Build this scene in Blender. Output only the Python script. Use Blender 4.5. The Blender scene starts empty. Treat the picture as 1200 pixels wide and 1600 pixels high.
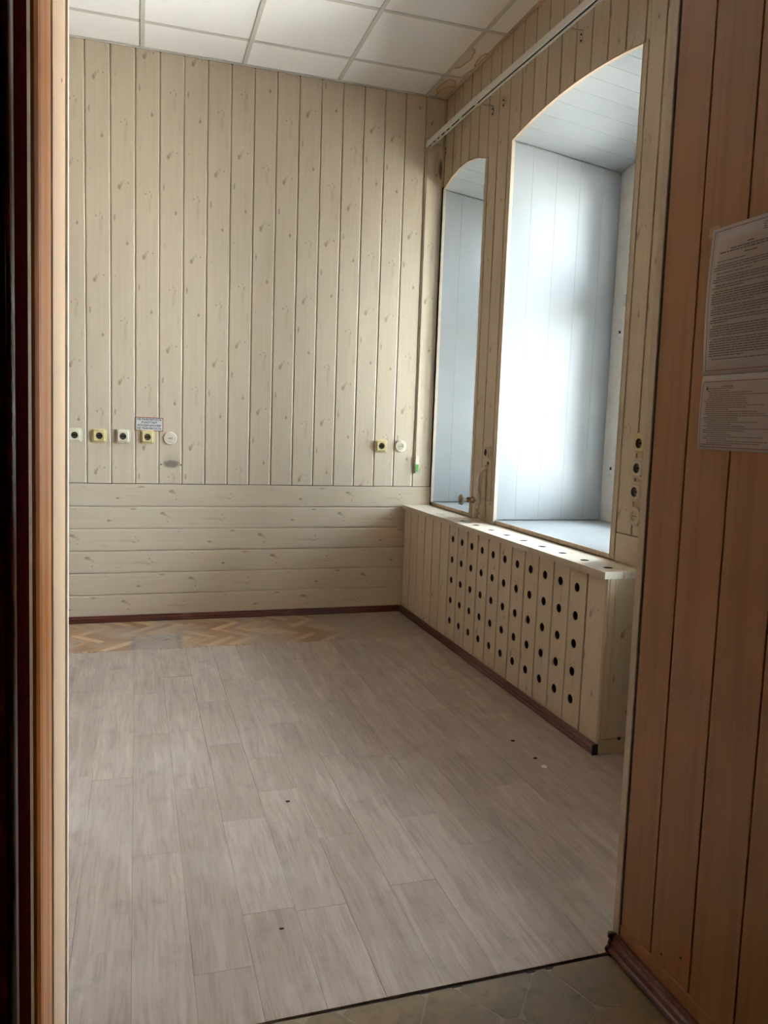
import bpy, bmesh, math, random
from mathutils import Vector, Matrix
random.seed(7)
S = bpy.context.scene
COL = S.collection
V = Vector

# ------------------------------------------------------------ camera
F_PX, PITCH, ROLL, YAW, CAM_Z = 1231.9, -0.1104, 0.0352, 0.3066, 1.3044
cy, sy, cp, sp_ = math.cos(YAW), math.sin(YAW), math.cos(PITCH), math.sin(PITCH)
fwd = V((sy*cp, cy*cp, sp_)); rt = V((cy, -sy, 0)); up = rt.cross(fwd)
r2 = rt*math.cos(ROLL) + up*math.sin(ROLL); u2 = -rt*math.sin(ROLL) + up*math.cos(ROLL)
cam = bpy.data.cameras.new('camera'); cam.sensor_fit = 'VERTICAL'; cam.sensor_height = 24
cam.lens = F_PX/1600*24; cam.clip_start = 0.02
co = bpy.data.objects.new('camera', cam); COL.objects.link(co)
co.matrix_world = Matrix(((r2.x, u2.x, -fwd.x, 0), (r2.y, u2.y, -fwd.y, 0), (r2.z, u2.z, -fwd.z, CAM_Z), (0, 0, 0, 1)))
S.camera = co

# ------------------------------------------------------------ sky, lamps, exposure
SKY = 41.0
w = bpy.data.worlds.new('overcast'); S.world = w; w.use_nodes = True
nt = w.node_tree; bg = nt.nodes['Background']
tc = nt.nodes.new('ShaderNodeTexCoord'); sep = nt.nodes.new('ShaderNodeSeparateXYZ')
rmp = nt.nodes.new('ShaderNodeValToRGB'); mr = nt.nodes.new('ShaderNodeMapRange')
nt.links.new(tc.outputs['Generated'], sep.inputs[0])
mr.inputs['From Min'].default_value = -0.25; mr.inputs['From Max'].default_value = 1
nt.links.new(sep.outputs['Z'], mr.inputs['Value']); nt.links.new(mr.outputs[0], rmp.inputs[0])
e = rmp.color_ramp.elements
e[0].position = 0.14; e[0].color = (0.88, 0.88, 0.86, 1)
e[1].position = 1.0; e[1].color = (0.84, 0.97, 1.13, 1)
e2 = e.new(0.24); e2.color = (0.88, 0.99, 1.12, 1)
nt.links.new(rmp.outputs[0], bg.inputs['Color']); bg.inputs['Strength'].default_value = SKY
HALL_FILL_W = 2.4
S.view_settings.view_transform = 'Standard'; S.view_settings.look = 'None'
S.view_settings.exposure = 0.6; S.view_settings.gamma = 1.0; S.view_settings.use_curve_mapping = False
S.cycles.max_bounces = 14; S.cycles.diffuse_bounces = 10; S.cycles.transparent_max_bounces = 12
S.cycles.sample_clamp_indirect = 8.0

# ------------------------------------------------------------ measured room (metres)
D, XW, XC, ZT, ZC, ZW = 5.178, 1.975, 1.788, 0.7536, 3.4725, 0.880
W1, W2, W3, W4 = 4.1365, 2.9487, 4.4807, 5.160     # window openings along the wall: 1 = [W2,W1], 2 = [W3,W4]
SPR, YE, XR, YT = 2.885, 2.683, 1.157, 1.585
XL = -4.2; W5, W6, W7, W8 = 1.415, 2.605, -.12, 1.07; Y0 = -1.2; XO = 2.68; SILL = 0.775; VDROP = 0.088  # includes spans of the two added windows, assumed rather than measured
PB = 0.1417                                         # plank pitch

# ------------------------------------------------------------ materials
def lin(r, g, b):
    f = lambda c: (c/255/12.92 if c/255 <= .04045 else ((c/255+.055)/1.055)**2.4)
    return (f(r), f(g), f(b), 1)

class NB:
    def __init__(s, name, rough=.5, spec=.5):
        s.m = bpy.data.materials.new(name); s.m.use_nodes = True; s.t = s.m.node_tree
        s.b = s.t.nodes['Principled BSDF']; s.b.inputs['Roughness'].default_value = rough
        s.b.inputs['Specular IOR Level'].default_value = spec
    def n(s, typ, **kw):
        x = s.t.nodes.new(typ)
        for k, v in kw.items(): setattr(x, k, v)
        return x
    def put(s, sock, v):
        if isinstance(v, bpy.types.NodeSocket): s.t.links.new(v, sock)
        else: sock.default_value = v
    def math(s, op, a, b=0.0, c=0.0, clamp=False):
        x = s.n('ShaderNodeMath', operation=op); x.use_clamp = clamp
        s.put(x.inputs[0], a); s.put(x.inputs[1], b); s.put(x.inputs[2], c); return x.outputs[0]
    def objco(s):
        return s.n('ShaderNodeTexCoord').outputs['Object']
    def pos(s): return s.n('ShaderNodeNewGeometry').outputs['Position']
    def sep(s, v):
        x = s.n('ShaderNodeSeparateXYZ'); s.put(x.inputs[0], v); return x.outputs
    def comb(s, x, y, z=0.0):
        c = s.n('ShaderNodeCombineXYZ'); s.put(c.inputs[0], x); s.put(c.inputs[1], y); s.put(c.inputs[2], z); return c.outputs[0]
    def rnd(s): return s.n('ShaderNodeObjectInfo').outputs['Random']
    def noise(s, vec, scale=1.0, detail=3.0, rough=.55):
        x = s.n('ShaderNodeTexNoise'); s.put(x.inputs['Vector'], vec); x.inputs['Scale'].default_value = scale
        x.inputs['Detail'].default_value = detail; x.inputs['Roughness'].default_value = rough; return x.outputs[0]
    def ramp(s, f, lo, hi, a=0.0, b=1.0):
        x = s.n('ShaderNodeMapRange'); x.interpolation_type = 'SMOOTHSTEP'
        s.put(x.inputs['Value'], f); x.inputs['From Min'].default_value = lo; x.inputs['From Max'].default_value = hi
        x.inputs['To Min'].default_value = a; x.inputs['To Max'].default_value = b; return x.outputs[0]
    def mix(s, f, a, b, blend='MIX'):
        x = s.n('ShaderNodeMix', data_type='RGBA', blend_type=blend); x.clamp_factor = True
        s.put(x.inputs[0], f); s.put(x.inputs[6], a); s.put(x.inputs[7], b); return x.outputs[2]
    def bump(s, h, strength=.2, dist=.002):
        x = s.n('ShaderNodeBump'); x.inputs['Strength'].default_value = strength; x.inputs['Distance'].default_value = dist
        s.put(x.inputs['Height'], h); s.t.links.new(x.outputs[0], s.b.inputs['Normal'])
    def col(s, c): s.put(s.b.inputs['Base Color'], c)

def simple(name, rgb, rough=.5, spec=.5, metal=0.0, var=.06, scale=30):
    k = NB(name, rough, spec); c = lin(*rgb); k.b.inputs['Metallic'].default_value = metal
    f = k.noise(k.objco(), scale, 3)
    k.col(k.mix(k.ramp(f, .3, .7), tuple(x*(1-var) for x in c[:3])+(1,), tuple(min(1, x*(1+var)) for x in c[:3])+(1,)))
    return k.m

def mdf(name, base, dark, knot, smudge=False, worn=0.0):
    """printed pine-look panel: u = object x (along), v = object y (across)"""
    k = NB(name, .42, .35); o = k.sep(k.objco()); r = k.rnd()
    u = k.math('ADD', o[0], k.math('MULTIPLY', r, 17.3)); v = o[1]
    st = k.noise(k.comb(k.math('MULTIPLY', u, 2.2), k.math('MULTIPLY', v, 70), r), 1, 4)
    fine = k.noise(k.comb(k.math('MULTIPLY', u, 8), k.math('MULTIPLY', v, 420), r), 1, 2)
    blot = k.noise(k.comb(u, k.math('MULTIPLY', v, 9), r), 2.3, 3)
    c = k.mix(k.ramp(st, .35, .75, 0, .55), lin(*base), lin(*dark))
    c = k.mix(k.ramp(fine, .5, .8, 0, .30), c, lin(*dark))
    c = k.mix(k.ramp(blot, .45, .8, 0, .45), c, lin(*dark))
    P = 1.16
    pu = k.math('FRACT', k.math('DIVIDE', u, P))
    wob = k.math('MULTIPLY', k.math('SUBTRACT', k.noise(k.comb(u, v), 60, 2), .5), .9)
    tot = None
    B = [(.90, .095, .017, .010, .9), (.914, .085, .016, .007, .55), (.93, .072, .012, .006, .35), (.925, .043, .006, .005, .8),
         (.745, .122, .022, .006, .75), (.62, .050, .012, .008, .9), (.635, .050, .014, .003, .4),
         (.215, .052, .016, .005, .55), (.222, .085, .006, .005, .8), (.235, .062, .006, .007, .5), (.17, .06, .05, .010, .22),
         (.45, .118, .010, .005, .35), (.06, .030, .03, .006, .22)]
    for (bu, bv, ru, rv, a) in B:
        du = k.math('MULTIPLY', k.math('SUBTRACT', pu, bu), P/ru)
        dv = k.math('MULTIPLY', k.math('SUBTRACT', v, bv), 1/rv)
        d = k.math('ADD', k.math('MULTIPLY', du, du), k.math('MULTIPLY', dv, dv))
        f = k.ramp(k.math('ADD', d, wob), 0.15, 1.5, a, 0)
        tot = f if tot is None else k.math('MAXIMUM', tot, f)
    c = k.mix(tot, c, lin(*knot))
    p = k.sep(k.pos())
    if smudge:      # grey scorch below the round outlet, dirt by the corner hole
        for (sx, sz, rx, rz, a, cc) in [(.213, 1.008, .055, .026, .75, (96, 90, 82)), (.213, 1.03, .05, .05, .18, (110, 100, 88)), (1.955, 3.02, .016, .07, .8, (52, 34, 22)), (1.93, 3.03, .03, .10, .35, (80, 60, 42))]:
            dx = k.math('MULTIPLY', k.math('SUBTRACT', p[0], sx), 1/rx); dz = k.math('MULTIPLY', k.math('SUBTRACT', p[2], sz), 1/rz)
            d = k.math('ADD', k.math('MULTIPLY', dx, dx), k.math('MULTIPLY', dz, dz))
            c = k.mix(k.ramp(k.math('ADD', d, wob), .2, 1.4, a, 0), c, lin(*cc))
    if worn:
        wn = k.noise(k.pos(), 9, 5, .65)
        c = k.mix(k.ramp(wn, .56, .74, 0, worn), c, lin(104, 78, 54))
    k.col(c); k.bump(fine, .08, .0006)
    return k.m

M = {}
M['mdf'] = mdf('pine_print_panel', (214, 199, 175), (204, 188, 162), (164, 143, 116), smudge=True)
M['mdf_wall'] = mdf('pine_print_shaded_worn', (196, 180, 154), (182, 165, 138), (146, 126, 100), worn=.12)  # same print darkened to hold the window wall's shade, plus faint wear
M['mdf_edge'] = mdf('pine_print_edge', (200, 180, 150), (170, 142, 108), (120, 88, 58), worn=.55)
M['mdf_top'] = mdf('pine_print_worn_top', (212, 200, 180), (198, 184, 160), (160, 140, 112), worn=.3)
M['backing'] = simple('dusty_backing', (120, 104, 84), .9)
M['gap'] = simple('dark_gap', (46, 36, 28), .9)
M['plaster'] = simple('grey_plaster', (176, 170, 160), .9)
M['cut_edge'] = simple('raw_cut_edge', (64, 46, 32), .8)
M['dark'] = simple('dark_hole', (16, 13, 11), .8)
M['pvc'] = simple('white_pvc', (154, 157, 156), .28, .5, var=.02, scale=6)
M['frame_white'] = simple('white_paint', (232, 228, 220), .4, var=.05, scale=14)
M['trim_cream'] = simple('cream_trim', (196, 182, 160), .45)
M['strip'] = simple('grey_cream_angle', (186, 172, 150), .45)
M['arch_trim'] = simple('arch_edge_trim', (176, 152, 126), .5)
M['tile'] = simple('ceiling_tile_white', (246, 243, 238), .85, .2, var=.015, scale=220)
M['grid'] = simple('ceiling_grid_white', (208, 202, 192), .5, .4, var=.02)
M['rail'] = simple('white_plastic_rail', (234, 230, 222), .35, .5, var=.02)
M['steel'] = simple('bracket_steel', (190, 184, 172), .4, metal=.3)
M['rusty'] = simple('dark_screw', (40, 32, 26), .6)
M['plate_dull'] = simple('dull_beige_plastic', (190, 177, 154), .45)
M['plate_dull_yellow'] = simple('dull_yellow_plastic', (192, 175, 126), .45)
M['plate_ivory'] = simple('ivory_plastic', (228, 220, 196), .35)
M['plate_yellow'] = simple('yellowed_plastic', (220, 204, 150), .35)
M['plate_white'] = simple('white_plastic', (228, 218, 202), .4)
M['socket_in'] = simple('socket_insert', (98, 88, 72), .5)
M['pipe'] = simple('painted_pipe', (190, 176, 152), .5, var=.14, scale=40)
M['wheel'] = simple('valve_wheel_paint', (150, 132, 106), .55, var=.2, scale=60)
M['rust'] = simple('valve_rust', (120, 84, 54), .7, var=.2, scale=80)
M['paper'] = simple('laminated_paper', (172, 162, 156), .22, .5, var=.02)
M['tape'] = simple('old_tape', (176, 136, 100), .25)
M['print'] = simple('black_print', (74, 66, 60), .5)
M['print_grey'] = simple('grey_print', (106, 86, 78), .5)
M['red_line'] = simple('red_border_print', (120, 66, 58), .5)
M['sign_white'] = simple('sign_paper', (226, 224, 222), .4, var=.02)
M['sign_red'] = simple('sign_red_border', (150, 66, 52), .5)
M['sign_text'] = simple('sign_ink', (52, 46, 54), .5)
M['green'] = simple('green_label', (104, 178, 92), .4)
M['crumb'] = simple('dark_crumb', (42, 34, 28), .8)
M['chip'] = simple('white_chip', (240, 238, 230), .6)
M['door_paint'] = simple('burgundy_paint', (44, 9, 8), .8, 0.0, var=.25, scale=90)
M['door_gloss'] = simple('burgundy_gloss_paint', (72, 18, 20), .2, .6, var=.2, scale=90)
M['peach'] = mdf('peach_panel', (186, 154, 122), (178, 144, 112), (162, 128, 96))

def orange_wood():
    k = NB('varnished_pine', .3, .5); o = k.sep(k.objco())
    g = k.noise(k.comb(k.math('MULTIPLY', o[0], 55), k.math('MULTIPLY', o[1], 55), k.math('MULTIPLY', o[2], 2.0)), 1, 4, .6)
    g2 = k.noise(k.comb(k.math('MULTIPLY', o[0], 18), k.math('MULTIPLY', o[1], 16), k.math('MULTIPLY', o[2], 1.4)), 1, 3, .6)
    c = k.mix(k.ramp(g, .35, .7), lin(196, 120, 52), lin(142, 80, 30))
    c = k.mix(k.ramp(g2, .5, .72, 0, .75), c, lin(92, 56, 28)); k.col(c); k.bump(g, .15, .001); return k.m
M['orange'] = orange_wood()

def brown_skirting():
    k = NB('brown_skirting', .28, .5); o = k.sep(k.objco())
    g = k.noise(k.comb(k.math('MULTIPLY', o[0], 3), k.math('MULTIPLY', o[1], 120), k.math('MULTIPLY', o[2], 120)), 1, 4, .6)
    d = k.noise(k.objco(), 5, 3)
    c = k.mix(k.ramp(g, .35, .68), lin(100, 48, 35), lin(56, 27, 21))
    c = k.mix(k.ramp(d, .58, .8, 0, .5), c, lin(118, 96, 76)); k.col(c); return k.m
M['skirt'] = brown_skirting()

def hall_panel():
    k = NB('tan_hall_panel', .38, .4); o = k.sep(k.objco()); r = k.rnd()
    st = k.noise(k.comb(k.math('MULTIPLY', o[0], 1.6), k.math('MULTIPLY', o[1], 45), r), 1, 4)
    c = k.mix(k.ramp(st, .35, .72, 0, 1), lin(148, 104, 66), lin(134, 92, 56)); k.col(c); return k.m
M['hall'] = hall_panel()
M['hall_dark'] = simple('brown_panel', (120, 88, 62), .5)

def laminate():
    k = NB('taupe_oak_laminate', .42, .4); o = k.sep(k.objco()); r = k.rnd(); p = k.pos()
    off = k.math('MULTIPLY', r, 31.7)
    x = k.math('ADD', o[0], off); y = k.math('ADD', o[1], off)
    wv = k.noise(k.comb(k.math('MULTIPLY', x, 7), k.math('MULTIPLY', y, 2.2), r), 1, 2)
    xx = k.math('ADD', x, k.math('MULTIPLY', wv, .035))
    g = k.noise(k.comb(k.math('MULTIPLY', xx, 130), k.math('MULTIPLY', y, 7), r), 1, 5, .62)
    g2 = k.noise(k.comb(k.math('MULTIPLY', xx, 34), k.math('MULTIPLY', y, 2.4), r), 1, 4, .6)
    base = k.mix(r, lin(150, 132, 119), lin(165, 146, 133))
    c = k.mix(k.ramp(g, .42, .68, 0, .42), base, lin(118, 101, 90))
    c = k.mix(k.ramp(g2, .50, .70, 0, .34), c, lin(190, 172, 158))
    c = k.mix(k.ramp(g2, .28, .46, .5, 0), c, lin(118, 102, 92))
    dust = k.noise(p, 2.6, 5, .6); sm = k.noise(p, 7.5, 4, .65)
    c = k.mix(k.ramp(dust, .45, .72, 0, .42), c, lin(178, 164, 150))
    c = k.mix(k.ramp(sm, .55, .75, 0, .40), c, lin(112, 100, 92))
    k.col(c); k.put(k.b.inputs['Roughness'], k.ramp(dust, .3, .7, .36, .6)); k.bump(g, .10, .0006); return k.m
M['laminate'] = laminate()

def parquet():
    k = NB('old_oak_parquet', .5, .35); o = k.sep(k.objco()); r = k.rnd(); p = k.pos(); ps = k.sep(p)
    off = k.math('MULTIPLY', r, 23.1)
    g = k.noise(k.comb(k.math('MULTIPLY', k.math('ADD', o[0], off), 9), k.math('MULTIPLY', k.math('ADD', o[1], off), 150), r), 1, 4, .6)
    c = k.mix(k.math('FRACT', k.math('MULTIPLY', r, 3.3)), lin(138, 102, 72), lin(202, 168, 128))
    c = k.mix(k.ramp(k.math('FRACT', k.math('MULTIPLY', r, 7.7)), .55, 1.0, 0, .6), c, lin(140, 108, 82))
    c = k.mix(k.ramp(g, .45, .72, 0, .5), c, lin(124, 88, 58))
    d = k.noise(p, 3.2, 5, .6)
    c = k.mix(k.ramp(d, .38, .62, 0, .70), c, lin(158, 142, 126))
    # worn dusty corner by the radiator cover and grey footprint of a removed cabinet
    c = k.mix(k.ramp(ps[0], .95, 1.30, 0, .80), c, lin(148, 134, 120))
    w_ = k.math('MULTIPLY', k.math('SUBTRACT', k.noise(p, 14, 3), .5), .05)
    bx = k.math('ABSOLUTE', k.math('SUBTRACT', k.math('ADD', ps[0], w_), .115)); by = k.math('ABSOLUTE', k.math('SUBTRACT', k.math('ADD', ps[1], w_), 4.60))
    box = k.math('MULTIPLY', k.ramp(bx, .125, .16, 1, 0), k.ramp(by, .19, .235, 1, 0))
    c = k.mix(k.math('MULTIPLY', box, .72), c, lin(142, 133, 124))
    c = k.mix(k.math('MULTIPLY', k.math('MULTIPLY', box, k.ramp(bx, .09, .14)), .5), c, lin(92, 90, 92))
    k.col(c); k.bump(g, .1, .0006); return k.m
M['parquet'] = parquet()

def slate():
    k = NB('slate_stone', .35, .5); p = k.pos(); r = k.rnd()
    a = k.noise(p, 7, 6, .65); b = k.noise(p, 26, 4, .6)
    c = k.mix(r, lin(106, 92, 72), lin(124, 106, 80))
    c = k.mix(k.ramp(a, .42, .68), c, lin(134, 112, 84)); c = k.mix(k.ramp(b, .5, .75, 0, .6), c, lin(82, 74, 60))
    k.col(c); k.bump(a, .2, .002); return k.m
M['slate'] = slate()
M['grout'] = simple('pale_grout', (142, 128, 108), .8)

def stained_tile():
    k = NB('ceiling_tile_stained', .85, .2); p = k.sep(k.pos())
    nz = k.math('MULTIPLY', k.math('SUBTRACT', k.noise(k.pos(), 16, 3), .5), .9)
    c = lin(238, 230, 220)
    for (sx, sy, rx, ry) in [(1.845, 4.60, .05, .14), (1.965, 4.57, .035, .10), (1.90, 5.00, .05, .12), (1.95, 5.10, .07, .13), (1.97, 4.80, .03, .10)]:
        dx = k.math('MULTIPLY', k.math('SUBTRACT', p[0], sx), 1/rx); dy = k.math('MULTIPLY', k.math('SUBTRACT', p[1], sy), 1/ry)
        d = k.math('ADD', k.math('ADD', k.math('MULTIPLY', dx, dx), k.math('MULTIPLY', dy, dy)), nz)
        c = k.mix(k.ramp(d, .75, 1.05, .55, 0), c, lin(206, 186, 156))
        ring = k.math('MULTIPLY', k.ramp(d, .55, .9), k.ramp(d, .95, 1.15, 1, 0))
        c = k.mix(k.math('MULTIPLY', ring, .75), c, lin(164, 132, 92))
    c = k.mix(k.ramp(p[1], 4.75, 4.95, 0, .45), c, lin(190, 166, 134))
    k.col(c); return k.m
M['tile_stained'] = stained_tile()

def glass():
    m = bpy.data.materials.new('window_glass'); m.use_nodes = True; t = m.node_tree; t.nodes.clear()
    out = t.nodes.new('ShaderNodeOutputMaterial'); mx = t.nodes.new('ShaderNodeMixShader'); fr = t.nodes.new('ShaderNodeFresnel')
    tr = t.nodes.new('ShaderNodeBsdfTransparent'); gl = t.nodes.new('ShaderNodeBsdfGlossy'); gl.inputs['Roughness'].default_value = .02
    tr.inputs[0].default_value = (.97, .99, .985, 1); fr.inputs[0].default_value = 1.45
    t.links.new(fr.outputs[0], mx.inputs[0]); t.links.new(tr.outputs[0], mx.inputs[1]); t.links.new(gl.outputs[0], mx.inputs[2])
    t.links.new(mx.outputs[0], out.inputs[0]); return m
M['glass'] = glass()
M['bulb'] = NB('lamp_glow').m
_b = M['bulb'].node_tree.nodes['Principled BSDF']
_b.inputs['Emission Color'].default_value = (1, .72, .45, 1); _b.inputs['Emission Strength'].default_value = HALL_FILL_W

# ------------------------------------------------------------ mesh helpers
def mesh(name, verts, faces, mat, smooth=False):
    me = bpy.data.meshes.new(name); me.from_pydata([tuple(v) for v in verts], [], faces)
    for m in (mat if isinstance(mat, (list, tuple)) else [mat]): me.materials.append(m)
    bm = bmesh.new(); bm.from_mesh(me); bmesh.ops.recalc_face_normals(bm, faces=bm.faces); bm.to_mesh(me); bm.free()
    if smooth:
        for p in me.polygons: p.use_smooth = True
    me.update(); return me

WORLD = {}
def put(name, me, parent=None, mw=None, **props):
    o = bpy.data.objects.new(name, me); COL.objects.link(o)
    mw = mw or Matrix.Identity(4)
    if parent is not None:
        o.parent = parent; o.matrix_basis = WORLD[parent.name].inverted() @ mw
    else: o.matrix_basis = mw
    WORLD[o.name] = mw
    for k, v in props.items(): o[k] = v
    return o
def struct(name, me=None, **p): return put(name, me, None, None, kind='structure', **p)
def thing(name, label, cat, mw, group=None, me=None):
    o = put(name, me, None, mw, label=label, category=cat)
    if group: o['group'] = group
    return o
def frame(o, L, N):
    """matrix: local x = L (along), y = N x L (across), z = N (out of the surface)"""
    L = V(L).normalized(); N = V(N).normalized(); A = N.cross(L)
    return Matrix(((L.x, A.x, N.x, o[0]), (L.y, A.y, N.y, o[1]), (L.z, A.z, N.z, o[2]), (0, 0, 0, 1)))
def T(x, y, z): return Matrix.Translation((x, y, z))

def box(x0, x1, y0, y1, z0, z1, mat, bev=0.0, name='m'):
    v = [(x, y, z) for z in (z0, z1) for y in (y0, y1) for x in (x0, x1)]
    f = [(0, 2, 3, 1), (4, 5, 7, 6), (0, 1, 5, 4), (2, 6, 7, 3), (0, 4, 6, 2), (1, 3, 7, 5)]
    me = mesh(name, v, f, mat)
    if bev:
        bm = bmesh.new(); bm.from_mesh(me)
        bmesh.ops.bevel(bm, geom=bm.edges[:], offset=bev, segments=2, affect='EDGES', profile=.6); bm.to_mesh(me); bm.free()
    return me
def extr(prof, z0, z1, mat, axis='z', caps=True, name='m', z0f=None, z1f=None):
    """extrude closed profile [(a,b)] along an axis; x: (c,a,b), y: (a,c,b), z: (a,b,c)"""
    pt = {'x': lambda a, b, c: (c, a, b), 'y': lambda a, b, c: (a, c, b), 'z': lambda a, b, c: (a, b, c)}[axis]
    n = len(prof)
    v = [pt(a, b, z0f(a, b) if z0f else z0) for a, b in prof] + [pt(a, b, z1f(a, b) if z1f else z1) for a, b in prof]
    f = [(i, (i+1) % n, n+(i+1) % n, n+i) for i in range(n)]
    if caps: f += [tuple(range(n))[::-1], tuple(range(n, 2*n))]
    return mesh(name, v, f, mat)
def loft(rings, mat, cap0=False, cap1=True, smooth=False, name='m'):
    n = len(rings[0]); v = [p for r in rings for p in r]; f = []
    for i in range(len(rings)-1):
        for j in range(n): f.append((i*n+j, i*n+(j+1) % n, (i+1)*n+(j+1) % n, (i+1)*n+j))
    if cap0: f.append(tuple(range(n))[::-1])
    if cap1: f.append(tuple(range((len(rings)-1)*n, len(rings)*n)))
    return mesh(name, v, f, mat, smooth)
def rrect(h, r, z, n=32, w=None):
    w = w or h; out = []; q = n//4
    for c in range(4):
        sx, sy = [(1, 1), (-1, 1), (-1, -1), (1, -1)][c]
        for i in range(q):
            t = math.pi/2*(c + i/(q-1)); out.append((sx*(w-r)+r*math.cos(t), sy*(h-r)+r*math.sin(t), z))
    return out
def circ(r, z, n=32, cx=0, cy_=0, ph=0.0):
    q = n//4; out = []
    for c in range(4):
        for i in range(q):
            t = math.pi/2*(c + (i+.0)/(q)) + ph + math.pi/2/q/2; out.append((cx+r*math.cos(t), cy_+r*math.sin(t), z))
    return out
def tube(pts, rad, mat, n=12, caps=True, name='m'):
    pts = [V(p) for p in pts]; rings = []; prev = None
    rad = rad if isinstance(rad, (list, tuple)) else [rad]*len(pts)
    for i, p in enumerate(pts):
        d = (pts[min(i+1, len(pts)-1)] - pts[max(i-1, 0)]).normalized()
        if prev is None: a = d.orthogonal().normalized()
        else: a = (prev - d*prev.dot(d)).normalized()
        prev = a; b = d.cross(a)
        rings.append([p + (a*math.cos(t)+b*math.sin(t))*rad[i] for t in [2*math.pi*j/n for j in range(n)]])
    return loft(rings, mat, caps, caps, True, name)

TH = .013
def plank_prof(w, groove):
    """face profile across; groove: 'hi','lo' or None"""
    if groove is None: return [(0, 0), (0, TH-.0012), (.0012, TH), (w-.0012, TH), (w, TH-.0012), (w, 0)]
    g = [(0, 0), (0, TH-.001), (.001, TH), (w-.0120, TH), (w-.0052, TH-.0042), (w-.0052, TH-.0105), (w, TH-.0105), (w, 0)]
    if groove == 'thin': g = [(0, 0), (0, TH-.001), (.001, TH), (w-.0045, TH), (w-.0035, TH-.001), (w-.0035, TH-.005), (w, TH-.005), (w, 0)]
    if groove == 'lo': g = [(w-a, d) for a, d in g][::-1]
    return g
CACHE = {}
def plank_mesh(length, w, groove, mat, sf=None, ef=None):
    """local x along, y across, z out; sf/ef give the start/end as a function of the across position"""
    key = (round(length, 4), round(w, 4), groove, mat.name)
    if sf is None and ef is None and key in CACHE: return CACHE[key]
    pr = plank_prof(w, groove)
    if sf or ef:                                   # more points across so a curved cut follows the arch
        pr2 = []
        for i, (a, d) in enumerate(pr):
            pr2.append((a, d))
            if i+1 < len(pr) and abs(pr[i+1][0]-a) > .05:
                for q in range(1, 4): pr2.append((a+(pr[i+1][0]-a)*q/4, d))
        pr = pr2
    n = len(pr)
    v = [((sf(a) if sf else 0), a, d) for a, d in pr] + [((ef(a) if ef else length), a, d) for a, d in pr]
    f = [(i, i+1, n+i+1, n+i) for i in range(n-1)] + [tuple(range(n))[::-1], tuple(range(n, 2*n))]
    me = mesh('plank', v, f, mat)
    if sf is None and ef is None: CACHE[key] = me
    return me
def plank(parent, o, L, N, length, w, mat, groove='hi', sf=None, ef=None, name='plank'):
    """o: corner at zero along/across ON THE VISIBLE FACE plane"""
    o = V(o) - V(N)*TH
    return put(name, plank_mesh(length, w, groove, mat, sf, ef), parent, frame(o, L, N))

X_, Y_, Z_ = V((1, 0, 0)), V((0, 1, 0)), V((0, 0, 1))

# ------------------------------------------------------------ arches
def arch_fn(y0, y1, spring, sag):
    c = (y1-y0)/2; R = (c*c+sag*sag)/(2*sag); ym = (y0+y1)/2
    return lambda y: spring + math.sqrt(max(R*R-(min(max(y, y0), y1)-ym)**2, 0)) - (R-sag)
SAG1, SAG2 = .052, .066
A1 = arch_fn(W2, W1, SPR, SAG1); A2 = arch_fn(W3, W4, SPR+.005, SAG2)
def poly_fn(f, y0, y1, n):
    ks = [y0+(y1-y0)*i/n for i in range(n+1)]
    def g(y):
        y = min(max(y, y0), y1); i = min(int((y-y0)/(y1-y0)*n), n-1); t = (y-ks[i])/(ks[i+1]-ks[i])
        return f(ks[i])*(1-t)+f(ks[i+1])*t
    return g, ks
A3 = arch_fn(W5, W6, SPR, .045); A3, K3 = poly_fn(A3, W5, W6, 8); A4 = arch_fn(W7, W8, SPR, .045); A4, K4 = poly_fn(A4, W7, W8, 8)
A2, K2 = poly_fn(A2, W3, W4, 5); A1, K1 = poly_fn(A1, W2, W1, 16)

# ------------------------------------------------------------ walls: backing masses and planks
wb = struct('wall_back', box(XL-.15, XO+.15, D+TH, D+.20, -.05, ZC+.2, M['gap']))
x = -.285; xs = []
while x > XL: x -= PB
xs = [x+PB*i for i in range(60)]
for i, a in enumerate(xs):
    a0, a1 = max(a, XL), min(a+PB, XW-.001)
    if a1-a0 < .02: continue
    # across runs towards -X on this wall, so the groove side (right end) is the low end
    plank(wb, (a1, D, ZW+.003), Z_, -Y_, ZC-ZW-.008, a1-a0, M['mdf'], 'lo')
for k in range(6):
    z1 = ZW-.1408*k; z0 = z1-.1408
    plank(wb, (XL, D, z0+.0), X_, -Y_, XW-XL-.001, .1408, M['mdf'], 'hi') if k else plank(wb, (XL, D, z0), X_, -Y_, XW-XL-.001, .1395, M['mdf'], None)

# window wall: solid mass with two arched openings and two more for the added windows
def prism_yz(poly, x0, x1, mat): return extr(poly, x0, x1, mat, 'x')
bmv, bmf = [], []
def add_me(me):
    n = len(bmv); bmv.extend([tuple(v.co) for v in me.vertices]); bmf.extend([tuple(n+i for i in p.vertices) for p in me.polygons]); bpy.data.meshes.remove(me)
XB = XW+TH; XE = XO+.34
for (a, b, z0, z1) in [(W1+TH, W3-TH, -.05, ZC+.2), (W4+TH, D+.15, -.05, ZC+.2), (Y0-.15, W7-TH, -.05, ZC+.2), (W8+TH, W5-TH, -.05, ZC+.2), (W7-TH, W8+TH, -.05, SILL-.03), (W6+TH, W2-TH, -.05, ZC+.2), (W5-TH, W6+TH, -.05, SILL-.03), (W2-TH, W1+TH, -.05, SILL-.03), (W3-TH, W4+TH, -.05, SILL-.03)]:
    add_me(box(XB, XE, a, b, z0, z1, M['plaster']))
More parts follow.
